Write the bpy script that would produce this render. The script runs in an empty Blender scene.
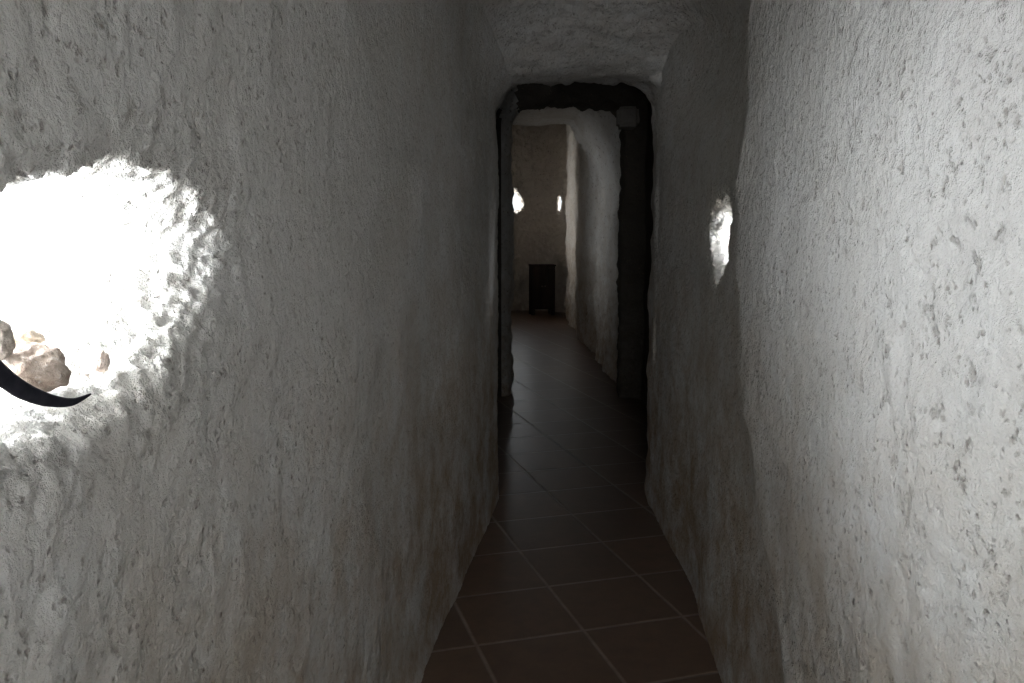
import bpy, bmesh, math, random
import numpy as np
from mathutils import Vector, noise, Matrix, Euler

scn = bpy.context.scene
col = scn.collection
scn.view_settings.view_transform = 'Standard'
scn.view_settings.look = 'None'
scn.view_settings.exposure = 0.0

# ------------------------------------------------------------ camera
F = 853.0
CAM = Vector((0, 0, 1.5))
theta = math.atan(116 / F)
psi = math.atan(56 / F * math.cos(theta))
cd = bpy.data.cameras.new('camera')
cd.sensor_width = 36.0
cd.lens = F * 36.0 / 1024.0
cd.clip_start = 0.02
cam = bpy.data.objects.new('camera', cd)
col.objects.link(cam)
cam.location = CAM
cam.rotation_euler = (math.pi / 2 - theta, 0, psi)
scn.camera = cam
ROT = Euler((math.pi / 2 - theta, 0, psi)).to_matrix()

def ray(px, py):
    return (ROT @ Vector(((px - 512) / F, (341.5 - py) / F, -1.0)))
def at_x(px, py, X):
    r = ray(px, py); return CAM + r * ((X - CAM.x) / r.x)
def at_y(px, py, Y):
    r = ray(px, py); return CAM + r * ((Y - CAM.y) / r.y)

# ------------------------------------------------------------ materials
def newmat(name):
    m = bpy.data.materials.new(name); m.use_nodes = True
    nt = m.node_tree
    b = nt.nodes['Principled BSDF']
    return m, nt, b
def N(nt, t, **kw):
    n = nt.nodes.new(t)
    for k, v in kw.items():
        if k in n.inputs: n.inputs[k].default_value = v
        else: setattr(n, k, v)
    return n
def mth(nt, op, a, b=None, clamp=False):
    n = nt.nodes.new('ShaderNodeMath'); n.operation = op; n.use_clamp = clamp
    for i, v in enumerate((a, b)):
        if v is None: continue
        if isinstance(v, (int, float)): n.inputs[i].default_value = v
        else: nt.links.new(v, n.inputs[i])
    return n.outputs[0]
def ramp(nt, src, p0, p1, c0=(0, 0, 0, 1), c1=(1, 1, 1, 1), ease=False):
    r = nt.nodes.new('ShaderNodeValToRGB')
    if ease: r.color_ramp.interpolation = 'EASE'
    r.color_ramp.elements[0].position = p0; r.color_ramp.elements[0].color = c0
    r.color_ramp.elements[1].position = p1; r.color_ramp.elements[1].color = c1
    nt.links.new(src, r.inputs[0]); return r.outputs[0]
def mixc(nt, fac, a, b):
    n = nt.nodes.new('ShaderNodeMix'); n.data_type = 'RGBA'
    for i, v in ((0, fac), (6, a), (7, b)):
        if isinstance(v, (int, float, tuple)): n.inputs[i].default_value = v
        else: nt.links.new(v, n.inputs[i])
    return n.outputs[2]

def plaster(name, ca, cb, stain_shade, bump=1.0, low=0.92, deepk=0.20, pores=True):
    m, nt, b = newmat(name)
    tc = N(nt, 'ShaderNodeTexCoord')
    def nz(scale, detail, rough, dist=0.0):
        n = N(nt, 'ShaderNodeTexNoise', Scale=scale, Detail=detail, Roughness=rough, Distortion=dist)
        nt.links.new(tc.outputs['Object'], n.inputs['Vector']); return n
    n1 = nz(40, 6, 0.68).outputs[0]; n3 = nz(1.4, 3, 0.6).outputs[0]
    n5 = nz(5, 6, 0.78).outputs[0]; n6 = nz(36, 5, 0.64).outputs[0]; n7 = nz(9, 3, 0.6).outputs[0]
    clus = ramp(nt, n7, 0.36, 0.62)
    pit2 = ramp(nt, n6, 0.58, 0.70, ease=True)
    lump = ramp(nt, n1, 0.22, 0.82, ease=True)
    if pores:
        # round pores of mixed size, a random share of the cells of a wobbled voronoi, gathered in clusters
        wob = nz(75, 3, 0.6)
        vm = N(nt, 'ShaderNodeVectorMath', operation='MULTIPLY_ADD')
        nt.links.new(wob.outputs['Color'], vm.inputs[0]); vm.inputs[1].default_value = (0.018, 0.018, 0.018)
        nt.links.new(tc.outputs['Object'], vm.inputs[2])
        vo = N(nt, 'ShaderNodeTexVoronoi', Scale=88)
        nt.links.new(vm.outputs[0], vo.inputs['Vector'])
        sep = N(nt, 'ShaderNodeSeparateColor'); nt.links.new(vo.outputs['Color'], sep.inputs[0])
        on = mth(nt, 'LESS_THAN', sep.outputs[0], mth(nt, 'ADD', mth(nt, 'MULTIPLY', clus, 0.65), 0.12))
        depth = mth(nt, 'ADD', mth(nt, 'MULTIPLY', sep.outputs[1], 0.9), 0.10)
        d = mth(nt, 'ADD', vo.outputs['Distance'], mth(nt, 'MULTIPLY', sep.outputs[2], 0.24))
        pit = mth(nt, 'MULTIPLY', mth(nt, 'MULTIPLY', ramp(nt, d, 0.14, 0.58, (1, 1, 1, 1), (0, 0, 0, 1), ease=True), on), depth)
    else:
        pit = pit2
    h = mth(nt, 'SUBTRACT', mth(nt, 'MULTIPLY', lump, 0.9), mth(nt, 'MULTIPLY', pit, 0.64))
    h = mth(nt, 'SUBTRACT', h, mth(nt, 'MULTIPLY', pit2, 0.52))
    bp = N(nt, 'ShaderNodeBump', Strength=1.0 * bump, Distance=0.0108)
    nt.links.new(h, bp.inputs['Height']); nt.links.new(bp.outputs[0], b.inputs['Normal'])
    c = mixc(nt, ramp(nt, n3, 0.35, 0.7), ca, cb)
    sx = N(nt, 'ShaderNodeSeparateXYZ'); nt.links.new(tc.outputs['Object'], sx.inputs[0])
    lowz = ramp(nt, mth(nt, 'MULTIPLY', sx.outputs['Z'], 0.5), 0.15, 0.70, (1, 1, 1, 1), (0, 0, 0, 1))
    deep_shade = ramp(nt, mth(nt, 'MULTIPLY', sx.outputs['Y'], 0.2), 0.40, 0.60)  # shade of the recess past the ridge, put into the colour along Y
    amt = mth(nt, 'ADD', mth(nt, 'MULTIPLY', lowz, low), mth(nt, 'MULTIPLY', deep_shade, deepk))
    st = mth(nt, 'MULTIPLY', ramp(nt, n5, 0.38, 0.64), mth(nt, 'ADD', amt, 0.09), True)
    c = mixc(nt, st, c, stain_shade)
    c = mixc(nt, mth(nt, 'MULTIPLY', pit, 0.60), c, (0.25, 0.20, 0.155, 1))  # shade inside pores and pits mixed into the base colour
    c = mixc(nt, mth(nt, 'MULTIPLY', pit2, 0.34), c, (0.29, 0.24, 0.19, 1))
    nt.links.new(c, b.inputs['Base Color'])
    b.inputs['Roughness'].default_value = 0.92
    b.inputs['Specular IOR Level'].default_value = 0.15
    return m
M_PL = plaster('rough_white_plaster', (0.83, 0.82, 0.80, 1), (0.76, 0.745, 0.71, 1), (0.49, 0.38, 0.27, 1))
M_PL2 = plaster('shaded_plaster', (0.16, 0.138, 0.115, 1), (0.125, 0.108, 0.09, 1), (0.09, 0.077, 0.06, 1), pores=False)  # dark copy of the plaster, shade of the middle space in its colour
M_PL3 = plaster('warm_plaster', (0.70, 0.645, 0.58, 1), (0.57, 0.52, 0.465, 1), (0.43, 0.36, 0.285, 1), low=0.40, deepk=0.05, pores=False)
M_PLF = plaster('far_white_plaster', (0.78, 0.765, 0.74, 1), (0.66, 0.64, 0.60, 1), (0.46, 0.37, 0.28, 1), low=0.7, deepk=0.25, pores=False)
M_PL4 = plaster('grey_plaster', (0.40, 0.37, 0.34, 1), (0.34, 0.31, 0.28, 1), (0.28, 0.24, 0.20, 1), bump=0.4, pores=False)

def tile_mat():
    m, nt, b = newmat('terracotta_tiles')
    tc = N(nt, 'ShaderNodeTexCoord'); mp = N(nt, 'ShaderNodeMapping')
    mp.inputs['Rotation'].default_value = (0, 0, math.radians(-20))
    mp.inputs['Location'].default_value = (0.13, 0.05, 0)
    nt.links.new(tc.outputs['Object'], mp.inputs[0])
    br = N(nt, 'ShaderNodeTexBrick'); br.offset = 0; br.squash = 1
    for k, v in (('Scale', 1.0), ('Mortar Size', 0.011), ('Mortar Smooth', 0.85), ('Bias', 0.0), ('Brick Width', 0.41), ('Row Height', 0.41)):
        br.inputs[k].default_value = v
    br.inputs['Color1'].default_value = (0.195, 0.127, 0.089, 1)
    br.inputs['Color2'].default_value = (0.155, 0.102, 0.074, 1)
    br.inputs['Mortar'].default_value = (0.34, 0.275, 0.22, 1)
    nt.links.new(mp.outputs[0], br.inputs['Vector'])
    n = N(nt, 'ShaderNodeTexNoise', Scale=11, Detail=5, Roughness=0.7)
    nt.links.new(tc.outputs['Object'], n.inputs['Vector'])
    c = mixc(nt, mth(nt, 'MULTIPLY', ramp(nt, n.outputs[0], 0.38, 0.7), 0.5), br.outputs[0], (0.105, 0.073, 0.056, 1))
    nt.links.new(c, b.inputs['Base Color'])
    b.inputs['Roughness'].default_value = 0.36
    b.inputs['Specular IOR Level'].default_value = 0.28
    bp = N(nt, 'ShaderNodeBump', Strength=0.5, Distance=0.004)
    nt.links.new(mth(nt, 'SUBTRACT', mth(nt, 'MULTIPLY', n.outputs[0], 0.4), br.outputs['Fac']), bp.inputs['Height'])
    nt.links.new(bp.outputs[0], b.inputs['Normal'])
    return m
M_TILE = tile_mat()

def stone_mat(name, a, bb, c3, scale=40):
    m, nt, b = newmat(name)
    tc = N(nt, 'ShaderNodeTexCoord')
    n = N(nt, 'ShaderNodeTexNoise', Scale=scale, Detail=6, Roughness=0.7)
    n2 = N(nt, 'ShaderNodeTexNoise', Scale=scale * 3, Detail=4, Roughness=0.7)
    for q in (n, n2): nt.links.new(tc.outputs['Object'], q.inputs['Vector'])
    c = mixc(nt, ramp(nt, n.outputs[0], 0.4, 0.6), a, bb)
    c = mixc(nt, ramp(nt, n2.outputs[0], 0.55, 0.7), c, c3)
    nt.links.new(c, b.inputs['Base Color']); b.inputs['Roughness'].default_value = 0.8
    bp = N(nt, 'ShaderNodeBump', Strength=0.7, Distance=0.004)
    nt.links.new(n2.outputs[0], bp.inputs['Height']); nt.links.new(bp.outputs[0], b.inputs['Normal'])
    return m
def plain_noise(name, a, bb, rough, scale=20, stretch=(1, 1, 1), spec=0.5):
    m, nt, b = newmat(name)
    tc = N(nt, 'ShaderNodeTexCoord'); mp = N(nt, 'ShaderNodeMapping'); mp.inputs['Scale'].default_value = stretch
    nt.links.new(tc.outputs['Object'], mp.inputs[0])
    n = N(nt, 'ShaderNodeTexNoise', Scale=scale, Detail=4); nt.links.new(mp.outputs[0], n.inputs['Vector'])
    nt.links.new(mixc(nt, ramp(nt, n.outputs[0], 0.35, 0.65), a, bb), b.inputs['Base Color'])
    b.inputs['Roughness'].default_value = rough; b.inputs['Specular IOR Level'].default_value = spec
    return m
M_WOOD = plain_noise('dark_wood', (0.014, 0.010, 0.009, 1), (0.032, 0.022, 0.017, 1), 0.7, 14, (1, 1, 0.12), spec=0.15)
M_KNOB = plain_noise('dull_brass', (0.05, 0.04, 0.03, 1), (0.07, 0.055, 0.04, 1), 0.6, 30)
M_BLACK = plain_noise('black_rubber', (0.012, 0.012, 0.018, 1), (0.024, 0.024, 0.032, 1), 0.85, 60, spec=0.15)

# ------------------------------------------------------------ rough surfaces
def fr(P, scale, octv):
    return np.array([noise.fractal(Vector(p), 1.0, 2.0, octv, noise_basis='PERLIN_ORIGINAL') for p in (P * scale)])

def mesh_from(name, V, Fc, mat, parent=None):
    me = bpy.data.meshes.new(name)
    used = np.unique(Fc.ravel()); remap = -np.ones(len(V), int); remap[used] = np.arange(len(used))
    me.from_pydata(V[used].tolist(), [], remap[Fc].tolist())
    me.polygons.foreach_set('use_smooth', [True] * len(me.polygons))
    me.materials.append(mat); me.update()
    o = bpy.data.objects.new(name, me); col.objects.link(o)
    if parent: o.parent = parent
    return o
def struct(o, label=None):
    o['kind'] = 'structure'
    if label: o['label'] = label
    return o
DAY = (0.915, 0.96, 1.0)
def lamp(loc, direction, sx, sy, L, color=DAY):
    ld = bpy.data.lights.new('daylight', 'AREA'); ld.shape = 'RECTANGLE'
    ld.size = sx; ld.size_y = sy
    ld.energy = L * math.pi * sx * sy; ld.color = color
    lo = bpy.data.objects.new('daylight', ld); col.objects.link(lo)
    lo.location = loc
    lo.rotation_euler = (-Vector(direction)).to_track_quat('Z', 'Y').to_euler()
    return lo

CW = [0.0, 0.12, 0.28, 0.45, 1.0]
CT = [0.0, 0.012, 0.06, 0.14, 0.45]
Q_OUT, Q_M, Q_I = 2.5, 1.65, 0.15

def surface(name, us, vs, base, out, holes=(), mat=M_PL, amp=(0.010, 0.0046, 0.0020), pits=()):
    U, V = np.meshgrid(us, vs, indexing='ij')
    out = np.array(out, float)
    T = np.zeros_like(U); qs = []; RG = np.zeros_like(U)
    Uw, Vw = U.copy(), V.copy()
    for h in holes:
        CR = [1.35, 1.12, 1.0, 0.93, h.get('inner', 0.7)]
        du, dv = U - h['u'], V - h['v']
        dvs = dv - h.get('tilt', 0.0) * du
        ang = np.arctan2(dvs / h['b'], du / h['a'])
        q = np.sqrt((du / h['a']) ** 2 + (dvs / h['b']) ** 2)
        wk = h.get('wob', 1.0)
        wob = 1 + wk * (0.05 * np.sin(2 * ang + h.get('ph', 0.6)) + 0.06 * np.sin(3 * ang + h.get('ph3', 1.3)) + 0.04 * np.sin(5 * ang + 2.1) + 0.025 * np.sin(9 * ang + h.get('ph', .6)) + 0.02 * np.sin(14 * ang))
        w = np.clip((Q_M - q) / (Q_M - Q_I), 0, 1)
        rin = np.interp(w, CW, CR) * wob
        rout = np.interp(q, [Q_M, Q_OUT], [1.35, Q_OUT])
        bl = np.clip((q - Q_M) / (Q_OUT - Q_M), 0, 1)
        rout = rout * (wob * (1 - bl) + bl)
        r = np.where(q < Q_M, rin, np.where(q < Q_OUT, rout, q))
        s = r / np.maximum(q, 1e-4)
        Uw += du * (s - 1) ; Vw += dv * (s - 1)
        t = np.interp(w, CW, CT) / 0.45 * h.get('thick', 0.45)
        Vw += h.get('lift', 0.0) * w
        T += np.where(q < Q_M, t, 0); qs.append(q)
        RG = np.maximum(RG, np.clip((1.95 - q) / 0.45, 0, 1) * h.get('rag', 0.010))
    X, Y, Z = base(Uw, Vw)
    P = np.stack([X, Y, Z], -1) + T[..., None] * out
    for (pp, rr, dd) in pits:
        d2 = ((P - np.array(pp)) ** 2).sum(-1)
        P = P + (dd * np.exp(-d2 / rr ** 2))[..., None] * out
    gu = np.gradient(P, axis=0); gv = np.gradient(P, axis=1)
    n = np.cross(gu, gv); n /= np.maximum(np.linalg.norm(n, axis=-1, keepdims=True), 1e-9)
    sgn = -1.0 if (n.reshape(-1, 3).mean(0) @ out) > 0 else 1.0
    flat = P.reshape(-1, 3); nn = n.reshape(-1, 3) * sgn
    D = amp[0] * fr(flat, 1.9, 3) + amp[1] * fr(flat + 7.3, 15, 3) + (amp[2] * fr(flat + 3.1, 48, 2) if amp[2] else 0)
    rg = RG.ravel(); sel = np.nonzero(rg > 1e-5)[0]
    if len(sel): D[sel] += rg[sel] * (0.7 * fr(flat[sel] + 5.5, 48, 3) + 0.6 * fr(flat[sel] + 1.5, 105, 2))
    flat = flat + nn * D[:, None]
    nu, nv = U.shape
    idx = np.arange(nu * nv).reshape(nu, nv)
    Fc = np.stack([idx[:-1, :-1], idx[1:, :-1], idx[1:, 1:], idx[:-1, 1:]], -1).reshape(-1, 4)
    if sgn < 0: Fc = Fc[:, ::-1]
    keep = np.ones(len(Fc), bool)
    for h, q in zip(holes, qs):
        qf = q.ravel()[Fc].mean(1)
        keep &= qf > Q_M
        o = mesh_from(h['name'], flat, Fc[(qf <= Q_M) & (qf > h.get('qi', Q_I))], mat)
        struct(o, h.get('label'))
        bx, by, bz = base(np.array([[h['u']]]), np.array([[h['v']]]))
        c = Vector((bx.item(), by.item(), bz.item() + h.get('lift', 0))) + Vector(out) * (h.get('thick', 0.45) + 0.07)
        sx = 2 * h['a'] * 0.7 + h.get('pad', 0.35); sy = 2 * h['b'] * 0.7 + h.get('pad', 0.35)
        lamp(c + Vector(h.get('shift', (0, 0, 0))), h.get('aim', tuple(-out)), sx, sy, h['L'], h.get('color', DAY))
    return struct(mesh_from(name, flat, Fc[keep], mat))

def seg(*a):
    parts = []
    for (x0, x1, st) in a:
        parts.append(np.arange(x0, x1 - 1e-6, st))
    parts.append(np.array([a[-1][1]])); return np.concatenate(parts)
def sm(x): x = np.clip(x, 0, 1); return x * x * (3 - 2 * x)

# left wall, first stretch
def base_left(u, v):
    X = np.interp(u, [-2.6, 0, 2.3, 2.9, 4.5], [-0.52, -0.49, -0.485, -0.465, -0.372])
    X = X + 0.08 * np.clip((v - 2.1) / 0.5, 0, 1.2) ** 2 * sm((u - 2.2) / 1.2)
    # rounded corner where the wall turns into the header over the doorway
    X = X - 0.02 * sm((u - 3.0) / 0.8) * sm((v - 1.7) / 0.6) + 0.11 * np.clip((u - 3.75) / 0.7, 0, 1.1) ** 2.0 * sm((v - 2.08) / 0.25)
    return X, u, v
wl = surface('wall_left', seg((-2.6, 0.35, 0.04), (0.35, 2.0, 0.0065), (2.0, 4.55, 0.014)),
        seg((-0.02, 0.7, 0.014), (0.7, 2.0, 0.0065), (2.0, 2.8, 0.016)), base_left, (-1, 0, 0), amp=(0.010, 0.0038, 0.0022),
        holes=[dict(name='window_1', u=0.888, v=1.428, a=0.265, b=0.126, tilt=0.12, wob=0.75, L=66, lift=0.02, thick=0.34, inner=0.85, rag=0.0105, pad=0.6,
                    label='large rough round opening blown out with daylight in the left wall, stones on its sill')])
# right wall, first stretch: bulges near the camera and steps back past a ridge
def base_right(u, v):
    yr = np.interp(v, [0, 0.56, 0.85, 1.1, 1.4, 2.0, 2.6], [1.35, 1.64, 1.95, 2.21, 2.32, 2.30, 2.25]) + 0.018 * np.sin(v * 9) + 0.014 * np.sin(v * 23 + 1) + 0.010 * np.sin(v * 51)
    wd = np.interp(v, [0.3, 0.8, 1.3, 1.8, 2.2], [0.42, 0.30, 0.14, 0.14, 0.22])
    s = sm((u - yr) / wd)
    X = 0.455 + 0.068 * s
    X = X + np.interp(u, [-2.6, 0, 0.6, 1.2], [0.06, 0.05, 0.02, 0.0])
    X = X - np.interp(u, [3.6, 4.5], [0.0, 0.072])
    X = X + 0.10 * sm((v - 1.75) / 0.45) * sm((u - 2.5) / 0.7) * (1 - sm((u - 3.6) / 0.75))
    return X, u, v
pit = at_x(988, 42, 0.46)
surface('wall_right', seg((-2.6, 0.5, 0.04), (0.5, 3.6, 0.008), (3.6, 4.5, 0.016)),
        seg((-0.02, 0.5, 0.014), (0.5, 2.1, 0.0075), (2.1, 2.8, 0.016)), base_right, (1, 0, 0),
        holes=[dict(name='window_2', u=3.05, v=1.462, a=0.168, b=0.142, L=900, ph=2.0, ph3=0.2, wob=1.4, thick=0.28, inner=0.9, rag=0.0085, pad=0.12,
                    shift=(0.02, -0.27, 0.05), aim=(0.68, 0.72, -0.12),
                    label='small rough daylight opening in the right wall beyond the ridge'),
               dict(name='fill_window_3', u=-0.9, v=1.5, a=0.25, b=0.16, L=165, thick=0.3, inner=0.9,  # added unseen opening whose lamp brightens the left wall
                    label='unseen rough opening added in the right wall behind the viewpoint as fill light')],
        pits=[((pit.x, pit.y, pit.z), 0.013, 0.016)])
# vaulted ceiling that swings down into the side walls and into the header over the doorway
def base_ceil(u, v):
    top = np.interp(v, [2.5, 3.2, 3.5, 3.7, 3.9, 4.1, 4.25, 4.36, 4.42, 4.5], [2.80, 2.78, 2.74, 2.68, 2.59, 2.48, 2.38, 2.30, 2.27, 2.26])
    a = np.abs(u - 0.05) / 0.56
    k = np.interp(v, [3.6, 4.42], [0.42, 0.05])
    return u, v, top - k * np.clip(a, 0, 1.3) ** 3.0
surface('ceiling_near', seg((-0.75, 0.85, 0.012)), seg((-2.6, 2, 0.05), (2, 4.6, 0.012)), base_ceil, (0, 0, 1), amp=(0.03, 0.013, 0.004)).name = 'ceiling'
# fill lamp added at the unseen near end of the passage, behind the viewpoint
lamp((0, -2.75, 1.45), (0, 1, 0), 0.9, 2.0, 5.2)

# doorways: rounded openings cut through thick walls
def doorway(name, y0, T, xl, xr, zt, rc, ob, rf=0.09, mat=M_PL, label=None, side=0.008):
    pts = []
    for z in np.arange(-0.02, zt - rc, 0.02): pts.append((xl, z, -1, 0))
    for a in np.linspace(180, 90, 14): pts.append((xl + rc + rc * math.cos(math.radians(a)), zt - rc + rc * math.sin(math.radians(a)), math.cos(math.radians(a)), math.sin(math.radians(a))))
    for x in np.arange(xl + rc + 0.02, xr - rc, 0.02): pts.append((x, zt, 0, 1))
    for a in np.linspace(90, 0, 14): pts.append((xr - rc + rc * math.cos(math.radians(a)), zt - rc + rc * math.sin(math.radians(a)), math.cos(math.radians(a)), math.sin(math.radians(a))))
    for z in np.arange(zt - rc - 0.02, -0.03, -0.02): pts.append((xr, z, 1, 0))
    sec = [(o, 0.0) for o in np.arange(ob, rf, -0.025)]
    for a in np.linspace(0, 90, 7): sec.append((rf - rf * math.sin(math.radians(a)), rf - rf * math.cos(math.radians(a))))
    for y in np.arange(rf + 0.02, T - rf, 0.02): sec.append((0, y))
    for a in np.linspace(90, 0, 7): sec.append((rf - rf * math.sin(math.radians(a)), T - rf + rf * math.cos(math.radians(a))))
    for o in np.arange(rf + 0.02, ob, 0.03): sec.append((o, T))
    A = np.array(pts); S = np.array(sec)
    P = np.zeros((len(A), len(S), 3))
    P[..., 0] = A[:, None, 0] + A[:, None, 2] * S[None, :, 0]
    P[..., 2] = A[:, None, 1] + A[:, None, 3] * S[None, :, 0]
    P[..., 1] = y0 + S[None, :, 1]
    n = np.cross(np.gradient(P, axis=0), np.gradient(P, axis=1)); n /= np.maximum(np.linalg.norm(n, axis=-1, keepdims=True), 1e-9)
    k = len(S) // 2
    flip = n[len(A) // 2, k, 2] > 0
    if flip: n = -n
    f = P.reshape(-1, 3); nn = n.reshape(-1, 3)
    topw = np.clip((f[:, 2] - zt + 0.25) / 0.25, 0, 1)
    D = 0.018 * fr(f + 11, 2.2, 3) + (side + 0.022 * topw) * fr(f, 9, 3) + 0.010 * topw * fr(f + 2, 28, 2)
    f = f + nn * D[:, None]
    idx = np.arange(len(f)).reshape(P.shape[:2])
    Fc = np.stack([idx[:-1, :-1], idx[1:, :-1], idx[1:, 1:], idx[:-1, 1:]], -1).reshape(-1, 4)
    if flip: Fc = Fc[:, ::-1]
    return struct(mesh_from(name, f, Fc, mat), label)
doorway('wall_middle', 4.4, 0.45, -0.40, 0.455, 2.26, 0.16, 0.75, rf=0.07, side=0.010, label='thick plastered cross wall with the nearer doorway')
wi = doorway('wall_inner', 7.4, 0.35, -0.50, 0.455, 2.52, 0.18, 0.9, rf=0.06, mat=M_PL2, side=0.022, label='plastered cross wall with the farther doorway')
wi.data.materials.append(M_PLF)          # lit look of the farther doorway's left jamb put in as paler plaster
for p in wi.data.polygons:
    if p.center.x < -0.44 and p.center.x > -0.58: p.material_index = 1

# pale plaster block high in the corner beside the farther doorway
a0 = at_y(617, 127, 7.25); a1 = at_y(639, 106, 7.25)
bm = bmesh.new()
bmesh.ops.create_cube(bm, size=1.0, matrix=Matrix.Translation(((a0.x + a1.x) / 2, 7.33, (a0.z + a1.z) / 2)) @ Matrix.Diagonal((a1.x - a0.x, 0.22, a1.z - a0.z, 1)))
bmesh.ops.bevel(bm, geom=bm.edges[:], offset=0.025, segments=3, affect='EDGES')
bmesh.ops.subdivide_edges(bm, edges=bm.edges[:], cuts=4, use_grid_fill=True)
for v in bm.verts: v.co += Vector((1, 1, 1)) * 0.012 * noise.noise(v.co * 14)
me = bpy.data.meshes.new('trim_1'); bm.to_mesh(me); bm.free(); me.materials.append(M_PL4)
o = bpy.data.objects.new('trim_1', me); col.objects.link(o); struct(o, 'pale plaster block high up on the right beside the farther doorway')

# middle space
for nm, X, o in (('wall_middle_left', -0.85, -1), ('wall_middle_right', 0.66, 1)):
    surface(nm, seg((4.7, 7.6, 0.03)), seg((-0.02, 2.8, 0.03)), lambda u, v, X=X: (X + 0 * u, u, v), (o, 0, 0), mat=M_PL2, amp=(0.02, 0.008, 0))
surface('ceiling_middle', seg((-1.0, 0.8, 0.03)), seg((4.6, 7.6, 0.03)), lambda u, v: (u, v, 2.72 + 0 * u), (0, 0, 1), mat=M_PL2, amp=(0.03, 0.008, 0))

# far stretch, bending to the left
def base_fr(u, v):
    X = np.interp(u, [7.4, 8.2, 9.2, 10, 12, 13.5, 14.5, 15.4], [0.54, 0.47, 0.385, 0.30, 0.12, 0.03, 0.0, -0.06]) + 0.025 * np.sin(u * 2.6 + 0.5)
    X = X - np.interp(u, [7.7, 8.6, 10, 11.5], [0.0, 0.24, 0.26, 0.0]) * np.clip((v - 1.9) / 0.68, 0, 1.2) ** 2
    return X, u, v
surface('wall_far_right', seg((7.45, 15.6, 0.03)), seg((-0.02, 3.6, 0.03)), base_fr, (1, 0, 0), mat=M_PLF, amp=(0.05, 0.026, 0.008))
surface('wall_far_left', seg((7.5, 15.6, 0.03)), seg((-0.02, 3.6, 0.03)),
        lambda u, v: (np.interp(u, [7.4, 9, 15.4], [-0.66, -0.85, -1.7]), u, v), (-1, 0, 0), mat=M_PL3, amp=(0.05, 0.012, 0),
        holes=[dict(name='window_6', u=9.2, v=1.6, a=0.28, b=0.26, L=15, label='daylight opening in the left wall of the far passage'),
               dict(name='fill_window_7', u=13.0, v=1.7, a=0.28, b=0.26, L=33, color=(1.0, 0.97, 0.92), label='unseen opening added in the left wall to light the end of the far passage')])  # this second opening and its lamp are added to fill the far end
fx = at_y(560, 205, 14.9)
fl4 = at_y(515, 200, 15.05)
surface('wall_far', seg((-2.0, fl4.x - 0.4, 0.02), (fl4.x - 0.4, fx.x + 0.2, 0.007), (fx.x + 0.2, 0.3, 0.02)), seg((-0.02, 1.3, 0.025), (1.3, 2.5, 0.012), (2.5, 3.6, 0.025)),
        lambda u, v: (u, 15.15 - 0.45 * np.clip(np.abs(u + 0.65) / 0.65, 0, 1.6) ** 2.0, v), (0, 1, 0), mat=M_PL3, amp=(0.05, 0.026, 0.005),
        holes=[dict(name='window_4', u=fl4.x, v=fl4.z, a=0.11, b=0.20, L=20, thick=0.25, inner=0.8, ph=2.2, rag=0.02, tilt=-0.5, pad=0.15, label='bright ragged opening in the far wall, the left one'),
               dict(name='window_5', u=fx.x, v=fx.z, a=0.055, b=0.18, L=20, thick=0.16, inner=0.9, rag=0.003, qi=0.3, pad=0.06, label='narrow bright slit in the far wall beside the right corner')])
surface('ceiling_far', seg((-2.0, 0.8, 0.04)), seg((7.45, 15.6, 0.04)), lambda u, v: (u, v, np.interp(v, [7.5, 10, 11, 15], [2.62, 2.64, 3.2, 3.4])), (0, 0, 1), mat=M_PLF, amp=(0.05, 0.008, 0))

# floor
fl = np.array([[-2.3, -2.7, 0], [1.1, -2.7, 0], [1.1, 15.7, 0], [-2.3, 15.7, 0], [-2.3, -2.7, -.06], [1.1, -2.7, -.06], [1.1, 15.7, -.06], [-2.3, 15.7, -.06]], float)
ff = np.array([[0, 1, 2, 3], [7, 6, 5, 4], [0, 4, 5, 1], [1, 5, 6, 2], [2, 6, 7, 3], [3, 7, 4, 0]])
o = mesh_from('floor', fl, ff, M_TILE); struct(o)
o.data.polygons.foreach_set('use_smooth', [False] * 6)

# ------------------------------------------------------------ stones and strap on the window sill
def stone(loc, size, rot, seed, mat, label):
    bm = bmesh.new(); bmesh.ops.create_icosphere(bm, subdivisions=5, radius=1.0)
    off = Vector((seed * 3.7, seed * 1.9, seed))
    for v in bm.verts:
        p = v.co.copy()
        d = 1 + 0.30 * noise.noise(p * 1.1 + off) + 0.14 * noise.noise(p * 2.7 + off) + 0.05 * noise.noise(p * 7 + off)
        cell = noise.voronoi(p * 1.3 + off)[0]
        d += 0.10 * (cell[1] - cell[0])
        v.co = Vector((p.x * size[0], p.y * size[1], p.z * size[2])) * d
    me = bpy.data.meshes.new('stone'); bm.to_mesh(me); bm.free()
    me.polygons.foreach_set('use_smooth', [True] * len(me.polygons)); me.materials.append(mat)
    ob = bpy.data.objects.new('stone', me); col.objects.link(ob)
    ob.location = loc; ob.rotation_euler = rot
    ob['label'] = label; ob['category'] = 'stone'
    ob['group'] = 'stones on the sill of the left opening'
    return ob
MS1 = stone_mat('brown_stone', (0.26, 0.195, 0.155, 1), (0.42, 0.35, 0.30, 1), (0.56, 0.51, 0.47, 1), 45)
MS2 = stone_mat('grey_stone', (0.22, 0.185, 0.16, 1), (0.34, 0.30, 0.26, 1), (0.14, 0.11, 0.09, 1), 60)
MS3 = stone_mat('ochre_stone', (0.52, 0.45, 0.35, 1), (0.46, 0.39, 0.31, 1), (0.60, 0.54, 0.47, 1), 60)
MS4 = stone_mat('red_stone', (0.60, 0.48, 0.41, 1), (0.66, 0.56, 0.50, 1), (0.68, 0.62, 0.57, 1), 80)
stone(at_x(34, 368, -0.58), (0.034, 0.030, 0.025), (0.1, 0.15, 0.5), 1.0, MS1, 'largest brown mottled stone on the bright sill, above the black strap')
stone(at_x(0, 338, -0.59), (0.014, 0.014, 0.020), (0.3, 0, 0.2), 2.3, MS2, 'grey brown stone at the left edge, behind the largest stone')
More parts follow.
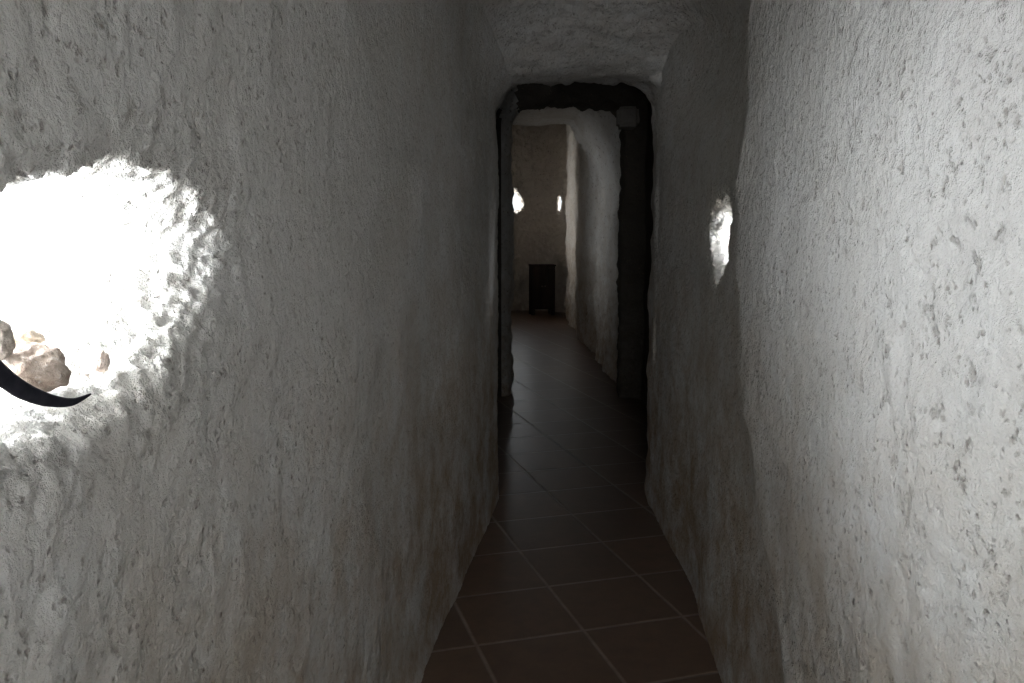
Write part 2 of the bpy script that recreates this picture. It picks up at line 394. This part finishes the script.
stone(at_x(24, 338, -0.62), (0.020, 0.016, 0.010), (0, 0.1, 0.9), 3.1, MS3, 'small pale ochre stone on top of the sill behind the largest stone')
stone(at_x(101, 362, -0.545), (0.009, 0.009, 0.013), (0.2, 0.2, 0.4), 4.2, MS4, 'small reddish stone alone in the glare to the right of the others')

def tube(name, pts, rads, mat, flat=1.0, seg_n=14):
    P = [Vector(p) for p in pts]; out = []; R = []
    for i in range(len(P) - 1):
        p0, p1, p2, p3 = P[max(i - 1, 0)], P[i], P[i + 1], P[min(i + 2, len(P) - 1)]
        for k in range(8):
            t = k / 8
            out.append(0.5 * ((2 * p1) + (p2 - p0) * t + (2 * p0 - 5 * p1 + 4 * p2 - p3) * t * t + (3 * p1 - p0 - 3 * p2 + p3) * t ** 3))
            R.append(rads[i] * (1 - t) + rads[i + 1] * t)
    out.append(P[-1]); R.append(rads[-1])
    bm = bmesh.new(); rings = []
    for i, p in enumerate(out):
        d = (out[min(i + 1, len(out) - 1)] - out[max(i - 1, 0)]).normalized()
        a = d.cross(Vector((0, 0, 1))).normalized(); b = a.cross(d).normalized()
        rings.append([bm.verts.new(p + a * math.cos(2 * math.pi * j / seg_n) * R[i] * flat + b * math.sin(2 * math.pi * j / seg_n) * R[i]) for j in range(seg_n)])
    for i in range(len(rings) - 1):
        for j in range(seg_n):
            bm.faces.new((rings[i][j], rings[i][(j + 1) % seg_n], rings[i + 1][(j + 1) % seg_n], rings[i + 1][j]))
    bm.faces.new(rings[0]); bm.faces.new(rings[-1][::-1])
    bmesh.ops.recalc_face_normals(bm, faces=bm.faces)
    me = bpy.data.meshes.new(name); bm.to_mesh(me); bm.free()
    me.polygons.foreach_set('use_smooth', [True] * len(me.polygons)); me.materials.append(mat)
    ob = bpy.data.objects.new(name, me); col.objects.link(ob); return ob
st = tube('strap', [at_x(-60, 335, -0.525), at_x(-25, 352, -0.525), at_x(0, 374, -0.522), at_x(22, 390, -0.52), at_x(48, 400, -0.515), at_x(72, 402, -0.51), at_x(91, 394, -0.507)],
          [0.0105, 0.0105, 0.0100, 0.0088, 0.0068, 0.0042, 0.0008], M_BLACK, 0.6)
st['label'] = 'black curved strap tapering to a point on the sill in front of the stones'; st['category'] = 'strap'

# ------------------------------------------------------------ dark cabinet at the far end
def box(bm, c, s, bev=0.006):
    r = bmesh.ops.create_cube(bm, size=1.0, matrix=Matrix.Translation(c) @ Matrix.Diagonal((*s, 1)))
    es = {e for v in r['verts'] for e in v.link_edges}
    bmesh.ops.bevel(bm, geom=list(es), offset=bev, segments=2, affect='EDGES')
def part(name, boxes, parent, mat=M_WOOD):
    bm = bmesh.new()
    for c, s in boxes: box(bm, c, s)
    me = bpy.data.meshes.new(name); bm.to_mesh(me); bm.free(); me.materials.append(mat)
    ob = bpy.data.objects.new(name, me); col.objects.link(ob); ob.parent = parent; return ob
cp = at_y(542, 300, 14.45)
ch = bpy.data.objects.new('cabinet', None); col.objects.link(ch)
ch.location = (cp.x, 14.45, 0.0); ch.rotation_euler = (0, 0, 0.22)
ch['label'] = 'small dark wooden cabinet standing at the foot of the far wall'; ch['category'] = 'cabinet'
part('body', [((0, 0.01, 0.46), (0.40, 0.28, 0.72))], ch)
part('top', [((0, 0, 0.835), (0.42, 0.31, 0.03))], ch)
for sx in (-1, 1):
    d = part('door', [((sx * 0.099, -0.138, 0.46), (0.185, 0.02, 0.66))], ch)
    part('knob', [((sx * 0.025, -0.16, 0.49), (0.025, 0.025, 0.025))], d, M_KNOB)
    for sy in (-1, 1):
        part('foot', [((sx * 0.17, 0.01 + sy * 0.11, 0.052), (0.06, 0.06, 0.104))], ch)

# ------------------------------------------------------------ daylight outside
w = bpy.data.worlds.new('sky'); scn.world = w; w.use_nodes = True
bg = w.node_tree.nodes['Background']
bg.inputs[0].default_value = (0.915, 0.96, 1.0, 1); bg.inputs[1].default_value = 1.2
